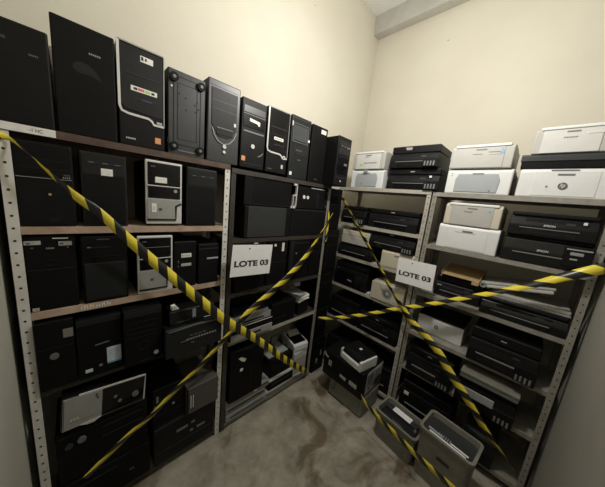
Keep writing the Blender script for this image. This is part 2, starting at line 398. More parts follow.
tower('black tower with a big square dark window, on the top shelf', A(1.498, A0 - .017), .205, .463, face='char', feats=[
    ('top_lip', 'dgrey', 'r', .04, .96, .95, .97), ('window', 'glassy', 'r', .10, .84, .62, .86, .004), ('window_frame', 'mgrey', 'l', [(.08, .60), (.08, .88), (.86, .88), (.86, .60), (.08, .60)], .004, .004),
    ('white_badge', 'label', 'd', .92, .67, .010), ('jack_panel', 'line', 'p', [(.14, .50), (.3, .54), (.72, .52), (.88, .46), (.72, .40), (.3, .40)], .002),
    ('logo', 'mgrey', 's', .30, .60, .475, 5, .006, .003), ('logo', 'mgrey', 's', .42, .58, .325, 4, .006), ('white_sticker', 'label', 'r', .06, .18, .06, .115), ('latch', 'bright', 'r', .02, .06, .83, .90)])
tower('plain black tower with a white label at its top corner, on the top shelf', A(1.712, A0 - .017), .190, .458, face='matte', feats=[
    ('paper_label', 'label', 'r', .56, .88, .885, .955), ('label_print', 'lgrey', 's', .60, .84, .915, 4, .012, .003), ('foot_badge', 'mgrey', 's', .42, .60, .07, 3, .005)])
tower('black tower jutting forward at the right end of the top shelf, beside grey printers', A(1.902, A0 - .017, -.125), .186, .405, feats=[
    ('drive_bay', 'char', 'r', .07, .93, .80, .92, .004), ('drive_bay', 'char', 'r', .07, .93, .64, .78, .004), ('tray_mark', 'mgrey', 'm', [(.20, .34, .80, .815), (.44, .56, .80, .815), (.66, .86, .79, .82)], .005),
    ('jack_panel', 'gloss', 'r', .10, .90, .24, .60, .003), ('power_button', 'mgrey', 'r', .56, .78, .43, .475, .006), ('seam', 'dgrey', 'r', .06, .94, .165, .175), ('badge', 'bright', 'd', .44, .10, .008)])

# --- second shelf
tower('wide black tower with a thin pale line across it, left on the second shelf', A(.118, A1), .165, .338, feats=[
    ('upper_panel', 'matte', 'r', .03, .97, .62, .97, .003), ('drive_bay', 'line', 'r', .1, .9, .80, .806, .004), ('drive_bay', 'line', 'r', .1, .9, .70, .706, .004),
    ('gloss_line', 'silver', 'r', .02, .97, .585, .591, .004), ('logo', 'silver', 's', .80, .95, .615, 4, .005, .005), ('logo', 'mgrey', 's', .82, .95, .645, 3, .005, .005), ('power_button', 'card', 'd', .55, .40, .005),
    ('scuff', 'char', 'p', [(.50, .09), (.70, .12), (.66, .07), (.54, .06)], .0008)])
hp = lambda lab, lw: [('bay_seam', 'line', 'r', .03, .97, .70, .706, .003), ('upper_panel', 'char', 'r', .04, .96, .71, .97, .002), ('drive_slot', 'line', 'r', .12, .90, .845, .865, .003), ('drive_eject', 'mgrey', 'm', [(.18, .28, .862, .872), (.46, .58, .862, .872), (.74, .86, .862, .872)], .004)] + ([('paper_label', 'label', 'r', .42, .68, .705, .80, .004)] if lab else [])
tower('black tower with one blank white label, second on the second shelf', A(.304, A1), .164, .333, feats=hp(True, 0) + [('lower_panel', 'black', 'r', .05, .95, .03, .69, .002)], face='char')
def silver_tower(label, x, z, w, h, sticker):
    fe = [('upper_panel', 'gloss', 'r', .06, .94, .62, .965, .004), ('middle_panel', 'gloss', 'r', .06, .94, .42, .60, .004), ('trim', 'bright', 'r', .03, .97, .605, .62, .005),
          ('lower_panel', 'silver', 'p', [(.05, .08), (.05, .40), (.95, .40), (.95, .34), (.80, .315), (.80, .08)], .004),
          ('groove', 'line', 'l', [(.03, .075), (.815, .075), (.815, .30), (.97, .345)], .010, .0052), ('logo', 'inkg', 'd', .38, .245, .008, .006),
          ('power_button', 'silver', 'd', .80, .55, .009, .006), ('badge', 'mgrey', 's', .14, .26, .905, 3, .005, .006)]
    if sticker: fe += [('paper_label', 'label', 'r', .24, .56, .66, .75, .006), ('white_sticker', 'label', 'r', .14, .27, .19, .33, .006), ('sticker_print', 'inkg', 'r', .195, .21, .225, .29, .0066)]
    else: fe += [('drive_slot', 'mgrey', 'r', .12, .90, .80, .81, .005)]
    return tower(label, A(x, z), w, h, face='bright', feats=fe)
silver_tower('silver and black tower with a white label and sticker, third on the second shelf', .549, A1 + .012, .174, .330, True)
# small pads under the silver tower keep it off the shelf boards
tower('charcoal tower without any label, right end of the second shelf', A(.748, A1), .176, .338, feats=hp(False, 0) + [('lower_panel', 'black', 'r', .05, .95, .03, .69, .002)], face='char')
# --- third shelf
tower('black tower with two worn white labels along its top, on the third shelf', A(.112, A2, .010), .156, .338, face='matte', feats=[
    ('worn_label', 'lgrey', 'r', .03, .33, .885, .935), ('worn_label', 'lgrey', 'r', .66, .93, .865, .92), ('label_print', 'inkg', 'm', [(.68, .76, .88, .905), (.08, .14, .895, .92)], .003),
    ('white_strip', 'label', 'r', .55, .86, .955, .968), ('logo', 'silver', 's', .42, .58, .835, 5, .006), ('badge', 'mgrey', 's', .14, .20, .845, 2, .005), ('badge', 'mgrey', 'd', .84, .845, .003),
    ('drive_slot', 'char', 'm', [(.40, .66, .68, .685), (.38, .50, .605, .615), (.55, .66, .605, .612)], .002), ('seam', 'dgrey', 'r', .04, .96, .555, .559, .001), ('white_sticker', 'lgrey', 'r', .05, .18, .01, .055)])
tower('black tower with a square lower panel, second on the third shelf above white handwriting', A(.292, A2), .172, .330, face='matte', feats=[
    ('badge', 'mgrey', 's', .34, .62, .955, 5, .004), ('drive_slot', 'char', 'r', .12, .62, .83, .845, .003), ('eject', 'mgrey', 'r', .12, .20, .835, .85, .004), ('seam', 'char', 'r', .06, .94, .70, .704), ('lower_panel', 'char', 'r', .05, .95, .05, .60, .003), ('seam', 'dgrey', 'r', .06, .94, .60, .607, .002)])
silver_tower('silver and black tower without stickers, partly behind the hazard tape on the third shelf', .504, A2, .170, .325, False)
nar = lambda v: [('paper_label', 'label', 'r', .30, .76, .66, .745), ('label_print', 'lgrey', 's', .34, .72, .70, 4, .012, .003)] if v == 1 else [('worn_label', 'lgrey', 'r', .40, .97, .62, .66)]
tower('narrow black tower with two small white labels, fourth on the third shelf', A(.659, A2), .125, .285, feats=nar(1) + [('paper_label', 'lgrey', 'r', .30, .76, .47, .53), ('port', 'mgrey', 'm', [(.16, .20, .55, .60), (.16, .20, .46, .49)])])
tower('black tower half hidden by the steel post, right end of the third shelf', A(.800, A2), .130, .262, feats=nar(2) + [('seam', 'dgrey', 'r', .02, .98, .88, .89)])
# --- fourth shelf
tower('black tower with a round grey button and square sticker, left end of the fourth shelf', A(.101, A3, -.015), .125, .340, face='matte', feats=[
    ('square_sticker', 'olive', 'r', .70, .97, .735, .86), ('oval_button', 'mgrey', 'p', [(.44 + .12 * math.cos(i * PI / 10), .50 + .045 * math.sin(i * PI / 10)) for i in range(20)], .005), ('door_seam', 'char', 'r', .05, .95, .62, .624)])
tower('black tower with a large blue and white label, second on the fourth shelf', A(.2525, A3, -.02), .172, .318, face='matte', feats=[
    ('top_lip', 'char', 'r', .02, .98, .90, .985, .003), ('drive_bar', 'mgrey', 'l', [(.38, .54), (.70, .555)], .004, .003), ('blue_label', 'bluel', 'r', .63, .97, .17, .44), ('label_print', 'mgrey', 'm', [(.68, .92, .38, .384), (.68, .88, .34, .344), (.68, .92, .30, .304)], .003),
    ('label_foot', 'blue', 'r', .63, .97, .155, .19, .003), ('white_sticker', 'bluel', 'r', .14, .30, .10, .155), ('amber_light', 'olive', 'r', .44, .52, .15, .185)])
tower('black tower with ribbed drive bays and a pale round sticker, on the fourth shelf', A(.431, A3, -.05), .176, .330, face='matte', feats=[
    ('top_lip', 'char', 'r', .03, .97, .87, .97, .004), ('drive_bay', 'char', 'm', [(.12, .84, .77, .775), (.12, .84, .67, .675), (.12, .84, .58, .585), (.12, .84, .50, .505)], .003),
    ('fan_ring', 'char', 'o', .5, .34, .022, .026), ('round_sticker', 'bluel', 'd', .82, .14, .012), ('seam', 'char', 'r', .3, .72, .05, .06)])
t = tower('rounded dusty tower lying on its side, under the small dark grey case', A(.690, A3, -.10), .335, .182, d=.40, face='char', bev=.022, name='computer_case', feats=[
    ('moulding', 'mgrey', 'l', [(.05, .93), (.5, .965), (.95, .93)], .005, .003), ('lettering', 'grey', 's', .34, .90, .50, 11, .009, .002), ('lettering', 'mgrey', 'l', [(.24, .47), (.34, .475)], .003, .002), ('lettering', 'mgrey', 's', .42, .48, .35, 2, .007, .002), ('lettering', 'mgrey', 's', .40, .70, .62, 4, .004, .002)])
tower('small dark grey case with a pale stripe, lying on the rounded tower', A(.688, A3 + .1825, -.055), .262, .085, d=.34, face='char', name='computer_case', feats=[
    ('stripe', 'grey', 'r', .48, .56, .25, .90), ('badge', 'mgrey', 's', .15, .45, .12, 5, .005), ('seam', 'dgrey', 'r', .02, .98, .955, .97), ('trim', 'bright', 'r', .75, .98, .02, .05)])
b = MB().prism([(-.02, 0), (.022, 0), (.018, .004), (.002, .026), (-.018, .022)], -.016, .016, 'y', 'paper', .001)
tag(b.build('paper_scrap', None, (.592, -.02, A3 + .2690)), 'small scrap of white paper on top of the small grey case', 'paper')
# --- bottom of the left unit
GD = 'desktop cases at the bottom of the shelves'
tower('black desktop case lowest in the pile at the bottom left of the tan-edged unit', A(.255, A5, -.01), .40, .255, d=.30, face='matte', name='desktop_computer', group=GD, feats=[
    ('drive_slot', 'char', 'r', .1, .6, .7, .72), ('logo', 'mgrey', 's', .74, .80, .40, 2, .012), ('seam', 'char', 'r', .02, .98, .9, .91)])
tower('black desktop case with two round buttons, directly under the silver-fronted desktop', A(.255, A5 + .2555, -.015), .38, .297, d=.30, face='matte', name='desktop_computer', group=GD, feats=[
    ('round_button', 'dgrey', 'd', .12, .73, .015, .007), ('round_button', 'mgrey', 'd', .245, .76, .017, .007), ('drive_slot', 'char', 'r', .45, .93, .80, .82), ('drive_slot', 'char', 'r', .45, .93, .60, .62), ('seam', 'char', 'r', .02, .98, .92, .93)])
tower('desktop computer with a silver left half and bright rim, low on the left', A(.257, A5 + .5665, -.025), .345, .178, d=.30, tilt=(0, .08), face='gloss', name='desktop_computer', group=GD, feats=[
    ('rim', 'bright', 'l', [(.18, .985), (.985, .985), (.985, .12)], .007, .006), ('rim', 'dgrey', 'l', [(.985, .10), (.45, .06)], .005, .005), ('silver_panel', 'silver', 'p', [(.02, .02), (.02, .97), (.44, .97), (.44, .10), (.40, .06)], .007), ('panel_seam', 'inkg', 'r', .025, .035, .05, .95, .008), ('panel_seam', 'inkg', 'r', .05, .44, .22, .225, .0078),
    ('grip', 'bright', 'p', [(.20, .06), (.28, .0), (.36, .0), (.44, .10), (.40, .10)], .010), ('badge', 'bright', 's', .10, .20, .30, 3, .010, .008), ('logo', 'inkg', 'm', [(.36, .385, .80, .90), (.375, .40, .72, .80)], .008),
    ('jack', 'mgrey', 'd', .60, .55, .008), ('jack', 'mgrey', 'd', .66, .36, .009), ('dial', 'mgrey', 'd', .86, .42, .016, .007)])
tower('black wide desktop case with pale drive markings on the bottom shelf, beside the white post', A(.672, A5, -.012), .395, .300, d=.30, face='black', name='desktop_computer', group=GD, feats=[
    ('top_trim', 'dgrey', 'l', [(.01, .93), (.3, .955), (.7, .97), (.99, .965)], .006, .004), ('drive_mark', 'mgrey', 'm', [(.34, .52, .60, .66), (.58, .64, .63, .68)], .003), ('drive_mark', 'mgrey', 'm', [(.56, .61, .42, .47), (.68, .82, .42, .47)], .003), ('seam', 'char', 'r', .02, .98, .30, .31)])
tower('black case with two small ports, on the wide desktop case beside the olive-grey one', A(.566, A5 + .3005, -.012), .185, .275, d=.30, face='matte', name='desktop_computer', group=GD, feats=[
    ('port', 'mgrey', 'r', .10, .17, .66, .82), ('port', 'mgrey', 'r', .03, .20, .50, .58), ('port', 'grey', 'd', .62, .47, .008), ('seam', 'char', 'r', .04, .96, .3, .31)])
tower('small olive-grey case with two pale vertical slots, by the pale post', A(.772, A5 + .3005, -.04), .215, .200, d=.30, face='dust', body='dust', name='desktop_computer', group=GD, feats=[
    ('slot', 'label', 'm', [(.10, .125, .22, .72), (.17, .195, .22, .72)], .002), ('slot_backing', 'dgrey', 'r', .07, .225, .15, .80, .0012), ('edge', 'matte', 'r', .0, .04, .02, .98, .003)])

# ------------------------------------------------------------------ middle unit (back wall)
GL = 'cases lying on the middle unit'
def lying(label, loc, w, h, d=.31, face='black', feats=(), name='computer_case', group=GL, rz=0., body='case', bev=.005):
    return tower(label, loc, w, h, d, rz, body, face, feats, name, 'computer', group, bev=bev)
lying('dull black case lying above the grey one, upper left of the middle unit', A(1.240, A21 + .236), .425, .200, face='matte', feats=[('end_panel', 'black', 'r', .0, .13, .02, .98, .004), ('seam', 'dgrey', 'r', .125, .135, .03, .97, .002), ('bottom_rail', 'char', 'r', .1, .98, .03, .05)])
t = thing('metal_bracket', 'white metal bracket between two cases at the top of the middle unit', 'bracket', A(1.4885, A21 + .236, -.002))
MB().box(-.018, -.012, 0, .02, .0, .105, 'bright').box(.014, .022, 0, .02, .0, .195, 'bright').box(-.034, .022, 0, .02, .0, .018, 'bright').box(-.012, .016, 0, .02, .100, .110, 'bright').box(-.016, .022, 0, .02, .180, .196, 'bright', .002).build('frame', t)
lying('black case with two round white buttons, upper right of the middle unit', A(1.722, A21 + .236, .010), .400, .190, face='black', feats=[
    ('power_button', 'label', 'd', .20, .52, .015), ('reset_button', 'label', 'd', .315, .52, .014), ('panel_seam', 'dgrey', 'r', .61, .618, .1, .75), ('panel_seam', 'dgrey', 'r', .66, .668, .1, .75), ('vent', 'char', 'm', [(.62, .655, .2 + .1 * i, .22 + .1 * i) for i in range(5)]), ('side_light', 'mgrey', 'm', [(.93, .945, .15, .22), (.93, .945, .40, .5), (.94, .955, .78, .86)]), ('rail', 'lgrey', 'r', .40, .85, .93, .97, .004)])
lying('dark grey case with a flat grey side, under the dull black case', A(1.258, A21 + .0005), .435, .233, face='black', feats=[('side_cover', 'dgrey', 'r', .06, .86, .03, .99, .004), ('end_panel', 'black', 'r', .0, .055, .02, .98, .004)])
lying('black case under the two-button case, second row at the right of the middle unit', A(1.706, A21 + .0005, .010), .435, .230, face='char', feats=[('side_cover', 'black', 'r', .02, .98, .03, .97, .003), ('seam', 'dgrey', 'r', .02, .98, .955, .965, .004)])
# shelf behind the sign
tower('black tower behind the left paper sign with its white cable clip, on the middle unit', A(1.120, A22 + .001), .26, .365, name='computer_tower', feats=[('seam', 'char', 'r', .03, .97, .7, .71), ('cable_clip', 'label', 'l', [(.55, .985), (.60, .99), (.68, .985)], .006, .004)])
tower('black tower with a white bar and round dot, right of the left paper sign', A(1.368, A22 + .001), .20, .370, feats=[('power_button', 'label', 'd', .33, .90, .011), ('white_bar', 'label', 'r', .68, .80, .75, .94), ('seam', 'char', 'r', .06, .94, .50, .51)])
tower('black tower half behind the hazard tape, right end of the sign shelf', A(1.615, A22 + .001), .25, .372, feats=[('panel', 'char', 'r', .04, .20, .04, .96), ('port', 'mgrey', 'd', .33, .66, .008), ('seam', 'dgrey', 'r', .22, .96, .9, .91)])
tower('plain black tower at the right post of the sign shelf, next to the corner', A(1.822, A22 + .001), .145, .378, face='matte', feats=[('seam', 'char', 'r', .06, .94, .62, .63), ('slot', 'char', 'r', .15, .85, .86, .875)])
# flat devices shelf
GF = 'flat devices on the middle unit'
def flat(label, loc, w, h, d, face, edge, feats=(), name='disc_player', cat='player', rz=0., group=GF):
    r = thing(name, label, cat, loc, rz, group)
    MB().box(-w / 2, w / 2, .008, d, .003, h, face, .003).build('body', r)
    MB().box(-w / 2 + .002, w / 2 - .002, 0, .010, .004, h - .001, edge, .002).build('front_panel', r)
    for sx in (-1, 1):
        MB().box(sx * w * .4 - .01, sx * w * .4 + .01, .03, .05, 0, .004, 'matte').build('foot', r)
        MB().box(sx * w * .4 - .01, sx * w * .4 + .01, d - .05, d - .03, 0, .004, 'matte').build('foot', r)
    face_feats(r, w, h, feats)
    return r
z = A23
flat('flat black player with a silver edge, lowest of the stack on the middle unit', A(1.162, z, -.02), .38, .058, .31, 'black', 'silver', [('tray', 'line', 'r', .3, .7, .35, .6)])
flat('flat black player second from the bottom of the stack on the middle unit', A(1.165, z + .0585, -.015), .38, .055, .30, 'black', 'black', [('edge_strip', 'bright', 'r', .15, .98, .86, .97)])
flat('flat silver-edged player in the middle of the stack on the middle unit', A(1.155, z + .114, -.01), .36, .060, .30, 'black', 'grey', [('tray', 'line', 'r', .2, .8, .3, .5)])
flat('thin pale-edged player second from the top of the stack on the middle unit', A(1.140, z + .1745, -.012), .33, .030, .30, 'mgrey', 'silver')
r = thing('laptop', 'closed black laptop on top of the stack of flat players', 'laptop', A(1.148, z + .205, -.008), .06, GF)
MB().box(-.165, .165, 0, .235, 0, .018, 'black', .005).build('base', r)
MB().box(-.165, .165, .002, .235, .0185, .030, 'gloss', .005).build('lid', r)
MB().box(-.14, .14, .233, .245, .006, .026, 'char', .003).build('hinge', r)
lying('squat black box in the middle of the flat-device shelf', A(1.495, z, .01), .28, .200, d=.27, face='matte', name='computer_case', group=GF, feats=[('seam', 'char', 'r', .02, .98, .93, .94), ('slot', 'char', 'r', .1, .6, .3, .32)])
r = thing('paper_stack', 'untidy stack of white papers on the flat-device shelf, by the right post', 'papers', A(1.768, z, .03), .1)
for i in range(7):
    rr = random.uniform(-.12, .12); b = MB().box(-.075, .075, 0, .20, .0, .008, 'paper' if i % 3 else 'offw', .0005)
    o = b.build('paper_bundle', r, (random.uniform(-.012, .012), random.uniform(-.01, .01), .13 + i * .0085)); o.rotation_euler = (0, 0, rr)
MB().box(-.075, .075, 0, .21, 0, .129, 'black', .004).build('box_file', r)
o = MB().box(-.085, .085, 0, .20, 0, .012, 'wgrey', .003).build('folder', r, (-.03, -.01, .20)); o.rotation_euler = (.0, .25, .3)
o = MB().box(-.05, .05, 0, .02, 0, .14, 'paper', .001).build('loose_sheet', r, (.045, .13, .235)); o.rotation_euler = (-.25, .2, .2)
# bottom of middle unit
z = A25
GB = 'flat trays at the bottom of the middle unit'
flat('grey flat tray lowest on the bottom shelf of the middle unit', A(1.168, z, -.010), .40, .060, .30, 'grey', 'grey', [('slot', 'line', 'r', .1, .9, .45, .6)], 'flat_tray', 'tray', 0, GB)
flat('dark flat tray second from the bottom on the middle unit', A(1.158, z + .0605, -.005), .38, .060, .29, 'mgrey', 'olive', [('slot', 'line', 'r', .05, .95, .55, .75)], 'flat_tray', 'tray', 0, GB)
flat('pale flat tray directly under the black tower at the bottom of the middle unit', A(1.178, z + .121, .0), .42, .055, .29, 'grey', 'olive', [('slot', 'line', 'r', .05, .95, .7, .85), ('mark', 'bright', 'r', .62, .70, .35, .65)], 'flat_tray', 'tray', 0, GB)
tower('black tower with a tilted white label, standing on the stacked grey trays', A(1.140, z + .1765, -.012), .315, .435, d=.29, face='matte', feats=[('white_label', 'label', 'p', [(.22, .86), (.30, .87), (.44, .80), (.40, .75), (.32, .78)]), ('sticker', 'label', 'r', .28, .36, .575, .63), ('panel_seam', 'char', 'r', .60, .61, .04, .96)])
flat('wide grey panel lying flat at the front right of the bottom shelf, middle unit', A(1.640, z, -.005), .53, .034, .30, 'wgrey', 'olive', [], 'flat_tray', 'tray', 0, GB)
flat('black flat unit on the wide grey panel, bottom of the middle unit', A(1.550, z + .0345, .01), .30, .085, .28, 'black', 'matte', [('slot', 'dgrey', 'r', .1, .9, .6, .7)], 'flat_tray', 'tray', 0, GB)
flat('pale thin lid on the black flat unit, bottom of the middle unit', A(1.550, z + .120, .01), .30, .024, .28, 'offw', 'offw', [], 'flat_tray', 'tray', .0, GB)
lying('small black case holding the monitor stand, low in the middle unit', A(1.555, z + .1445, .03), .27, .19, d=.25, face='matte', name='computer_case', feats=[('seam', 'char', 'r', .05, .95, .5, .51)])
r = thing('desk_stand', 'small black monitor stand on a grey plate, behind the tape in the middle unit', 'stand', A(1.53, z + .335, .06))
MB().box(-.12, .12, 0, .17, 0, .018, 'bgrey', .006).build('base', r)
MB().box(-.02, .02, .09, .125, .017, .13, 'dgrey', .006).build('stem', r)
MB().box(-.04, .04, .075, .092, .085, .16, 'mgrey', .004).build('mount', r)
r = thing('small_printer', 'small white printer with a black recessed top, by the right post of the middle unit', 'printer', A(1.795, z + .2815, .02), -.12)
MB().prism([(0, 0), (.0, .075), (.02, .09), (.23, .115), (.23, 0)], -.09, .09, 'x', 'white', .006).build('body', r)
o = MB().box(-.075, .075, .0, .16, 0, .006, 'gloss', .002).build('top_recess', r, (0, .025, .0905)); o.rotation_euler = (.12, 0, 0)
o = MB().box(-.065, .065, 0, .07, 0, .012, 'bright', .003).build('paper_support', r, (0, .13, .108)); o.rotation_euler = (.5, 0, 0)
MB().box(-.07, .07, -.003, .004, .02, .045, 'offw', .002).build('paper_tray', r)
r = thing('carton', 'pale closed carton under the small white printer, by the right post of the middle unit', 'box', A(1.80, z + .0345, .02), 0)
MB().box(-.09, .09, 0, .24, 0, .245, 'wgrey', .003).build('body', r)
MB().box(-.091, .091, -.001, .241, .18, .246, 'offw', .003).build('lid', r)

# ------------------------------------------------------------------ towers stacked on the floor in the gap between the units
GG = 'black towers stacked in the gap beside the corner'
z = 0
for i, (hh, x, dy, lab) in enumerate(((.405, 2.075, .0, 'black tower on the floor in the gap beside the middle unit, lowest of its column'), (.395, 2.065, .02, 'black tower second from the floor in the gap beside the middle unit'),
        (.40, 2.070, .01, 'black tower third from the floor in the gap beside the middle unit'), (.41, 2.062, .0, 'black tower fourth from the floor in the gap, by the loose tape end'), (.40, 2.058, .02, 'topmost black tower in the gap, behind the top of the corner-side post'))):
    tower(lab, (x, .0 + dy, z), .19, hh, d=.29, face='matte', group=GG, feats=[('seam', 'char', 'r', .06, .94, .62, .63), ('slot', 'char', 'r', .15, .85, .84, .86)] + ([('white_switch', 'grey', 'r', .30, .42, .25, .40), ('white_switch', 'grey', 'r', .62, .72, .45, .6)] if i == 0 else []))
    z += hh + .0006

# ------------------------------------------------------------------ printers
GP = 'printers on the right-hand shelves'
def laser(label, loc, w, h, d=.34, rz=RB, body='white', face='white', trim='mgrey', style=0, group=GP, extra=()):
    """laser printer: sloped-top shell, front cover, tray, name bar"""
    r = thing('laser_printer', label, 'printer', loc, rz, group)
    c = .035 if style != 2 else .012
    prof = [(.004, 0), (.003, h * .90), (c, h), (d * .55, h), (d * .72, h * .93), (d, h * .93), (d, 0)]
    MB().prism(prof, -w / 2, w / 2, 'x', body, .007).build('body', r)
    # front cover follows the front face
    u = .36 if style in (0, 1) else .30
    if style == 0:
        MB().box(-w * .385, w * .365, .0, .014, h * .02, h * .885, face, .0025).build('front_cover', r)
        MB().box(-w * .43, w * .44, -.004, .05, h * .90, h + .0015, 'white', .004).build('top_lip', r)
    elif style == 1: MB().prism([(-w * .345, .012), (w * .325, .012), (w * .345, h * .55), (w * .30, h * .80), (-w * .30, h * .80), (-w * .345, h * .6)], -.001, .012, 'y', face, .004).build('front_cover', r)
    else: MB().box(-w * .33, w * .33, .0015, .014, h * .06, h * .90, face, .002).build('front_cover', r)
    MB().box(-w * .08, w * .09, -.0018, .006, h * .765, h * .82, trim, .001).build('name_plate', r)
    
    MB().box(-w * .36, w * .30, d * .20, d * .60, h - .001, h + .0015, 'mgrey', .0005).build('exit_slot', r)
    for f in extra:
        face_feats(r, w, h, [f], f_y)
    return r
f_y = 0.

def mfp(label, loc, w, h, d=.34, rz=RB, lid=.30, tank=False, text='EPSON', body='black', lidm='black', panel=True, name='inkjet_printer', group=GP, mark=None, slot=True, tankx=.5, tsz=.055, tilt=(0, 0)):
    """flat-bed inkjet: base with output slot, scanner lid on top, control panel, optional ink tank box"""
    r = thing(name, label, 'printer', loc, rz, group, tilt)
    hb = h * (1 - lid)
    prof = [(.0, 0), (.0, hb * .55), (.018, hb * .97), (d, hb), (d, 0)]
    MB().prism(prof, -w / 2, w / 2, 'x', body, .006).build('base', r)
    MB().box(-w / 2 + .002, w / 2 - .002, .022, d - .006, hb + .0012, h, lidm, .009, 3).build('scanner_lid', r)
    MB().box(-w / 2 + .03, w / 2 - .03, .030, .034, hb - .001, hb + .002, 'line').build('lid_seam', r)
    if slot:
        MB().box(-w * .34, w * .30, -.002, .008, hb * .10, hb * .40, 'gloss', .002).build('output_slot', r)
        MB().box(-w * .36, w * .32, -.010, .004, hb * .40, hb * .445, 'mgrey', .001).build('slot_edge', r)
    if panel:
        o = MB().box(-w * .30, w * .34, -.002, .006, -.5 * hb * .30, .5 * hb * .30, 'black', .002).build('control_panel', r, (0, .011, hb * .77)); o.rotation_euler = (-.12, 0, 0)
        for i in range(4): MB().disc(-w * .16 + i * w * .075, 0, .0055, -.0042, 0, 'char', n=12).build('button', o)
        MB().box(w * .16, w * .26, -.003, 0, -.006, .006, 'dgrey').build('screen', o)
    if text:
        MB().text(text, -w * .01, h - (h - hb) * .5 if lid > .22 else hb * .6, wd=tsz, y=.0205 if lid > .22 else -.0045, m='bright', bold=.02).build('logo', r)
    if tank:
        q = MB().box(w / 2 - .105, w / 2 + .004, -.022, .05, .004, hb * .62, body, .005).build('ink_tank', r)
        for i in range(4):
            x = w / 2 - .094 + i * .0225
            MB().box(x, x + .012, -.0245, -.02, .012, .012 + min(.040, hb * .30), 'mgrey', .002).build('tank_window', q)
    if mark == 'sticker':
        MB().box(w * .33, w * .37, -.003, .004, hb * .80, hb * .93, 'label', .001).build('white_sticker', r)
    return r

# --- top of the corner unit
laser('pale grey laser printer beside the jutting tower, stacked on a blue-grey-fronted printer', B(-.143, B0 + .177), .345, .162, body='wgrey', face='offw', style=0, extra=[
    ('lettering', 'inkg', 's', .38, .78, .36, 10, .008, .002), ('dark_mark', 'green', 'r', .26, .34, .22, .33, .002), ('lettering', 'mgrey', 's', .40, .52, .70, 4, .005, .002)])
laser('white printer with a blue-grey front, nearest the jutting black tower', B(-.150, B0), .350, .174, body='white', face='bgrey', style=1, extra=[
    ('latch', 'grey', 'r', .40, .52, .82, .99, .006), ('latch_shadow', 'inkg', 'r', .36, .52, .755, .785, .007), ('dark_dot', 'inkg', 'd', .38, .22, .006, .002)])
mfp('black inkjet printer with a pale badge, upper of the topmost black pair', B(-.566, B0 + .182), .400, .185, lid=.34, tank=True, text=None, tankx=.5)
r = bpy.context.scene.objects  # (badge on the upper black printer)
b = MB().prism([(-.03, .0), (.03, .0), (.024, -.022), (-.018, -.022)], -.004, .004, 'y', 'grey', .001)
o = b.build('badge', [k for k in COL.objects if k.get('label', '').startswith('black inkjet printer with a pale badge')][0], (-.05, .021, .172))
mfp('black inkjet printer with a white corner sticker, lower of the topmost black pair', B(-.585, B0), .435, .180, lid=.30, tank=True, text='EPSON', mark='sticker', tsz=.035)
# --- corner unit, second shelf
mfp('small black inkjet printer behind the twisted tape, corner unit second shelf', B(-.060, B1), .290, .180, lid=.2, tank=True, text=None, panel=False)
mfp('wide black multifunction printer on the corner unit second shelf, by the middle post', B(-.475, B1), .465, .180, lid=.24, text='EPSON', tsz=.035)
# --- third shelf
mfp('low black printer under a beige lid, left of the corner unit third shelf', B(-.135, B2), .415, .136, lid=.12, text=None, panel=False)
r = thing('scanner', 'beige flat-bed scanner on the low black printer, corner unit third shelf', 'scanner', B(-.115, B2 + .1365, XB + .01), RB)
MB().box(-.165, .165, 0, .30, 0, .085, 'wgrey', .006).build('base', r)
MB().box(-.165, .165, .002, .30, .0855, .142, 'cream', .008).build('lid', r)
laser('cream printer below a black printer and beside the right paper sign, corner unit third shelf', B(-.585, B2), .300, .158, body='cream', face='cream', style=2)
mfp('black multifunction printer on the cream printer, corner unit third shelf', B(-.500, B2 + .1605, XB + .004), .435, .162, d=.33, lid=.25, tank=True, text='EPSON', tsz=.035)
# --- fourth shelf
r = mfp('boxy black printer with a round front, left of the corner unit fourth shelf', B(-.125, B3), .410, .255, lid=.22, text=None, panel=False, slot=False)
face_feats(r, .41, .199, [('front_door', 'gloss', 'r', .10, .86, .10, .80, .004), ('logo', 'grey', 'p', [(.44, .42), (.56, .42), (.60, .36), (.48, .36)], .006), ('small_light', 'mgrey', 'd', .12, .9, .005)])
r = thing('carton', 'pale carton with a round grey emblem, on the corner unit fourth shelf', 'box', B(-.556, B3, XB - .01), RB)
MB().box(-.160, .160, 0, .28, 0, .17, 'cream', .003).build('body', r)
o = MB().box(-.155, .155, -.10, 0, -.002, .002, 'offw').build('flap', r, (0, .28, .172)); o.rotation_euler = (.25, 0, 0)
MB().box(-.158, .158, .05, .26, .1705, .176, 'wgrey', .001).build('lid', r)
face_feats(r, .32, .17, [('emblem', 'grey', 'd', .52, .52, .052, .001), ('emblem', 'mgrey', 'd', .52, .52, .036, .0016), ('emblem', 'wgrey', 'd', .52, .52, .018, .0022), ('print', 'lgrey', 'r', .72, .95, .10, .22, .001)])
b = MB()
for i in range(5):
    a = i * 1.25; b.prism([(.024 * math.cos(a), .016 * math.sin(a) + .016), (.03 * math.cos(a + 1), .016 * math.sin(a + 1) + .017), (.01 * math.cos(a + 2), .014 * math.sin(a + 2) + .016)], -.018 + i * .004, .012 + i * .003, 'y', 'paper', .001)
bmesh.ops.scale(b.bm, vec=(.75, .75, .75), verts=b.bm.verts[:])
o = b.build('plastic_wad', None, B(-.364, B3 + .001, XB + .022)); o.rotation_euler = (0, 0, RB)
tag(o, 'crumpled white plastic wad on the fourth shelf edge, beside the pale carton', 'plastic')
# --- fifth shelf of the corner unit
mfp('dark printer at the left of the corner unit fifth shelf, behind the level hazard tape', B(-.09, B4), .38, .24, lid=.25, text=None, body='matte', lidm='black')
mfp('dark wide printer at the right of the corner unit fifth shelf, below the pale carton', B(-.505, B4), .43, .20, lid=.25, text='EPSON', body='matte', tsz=.03)
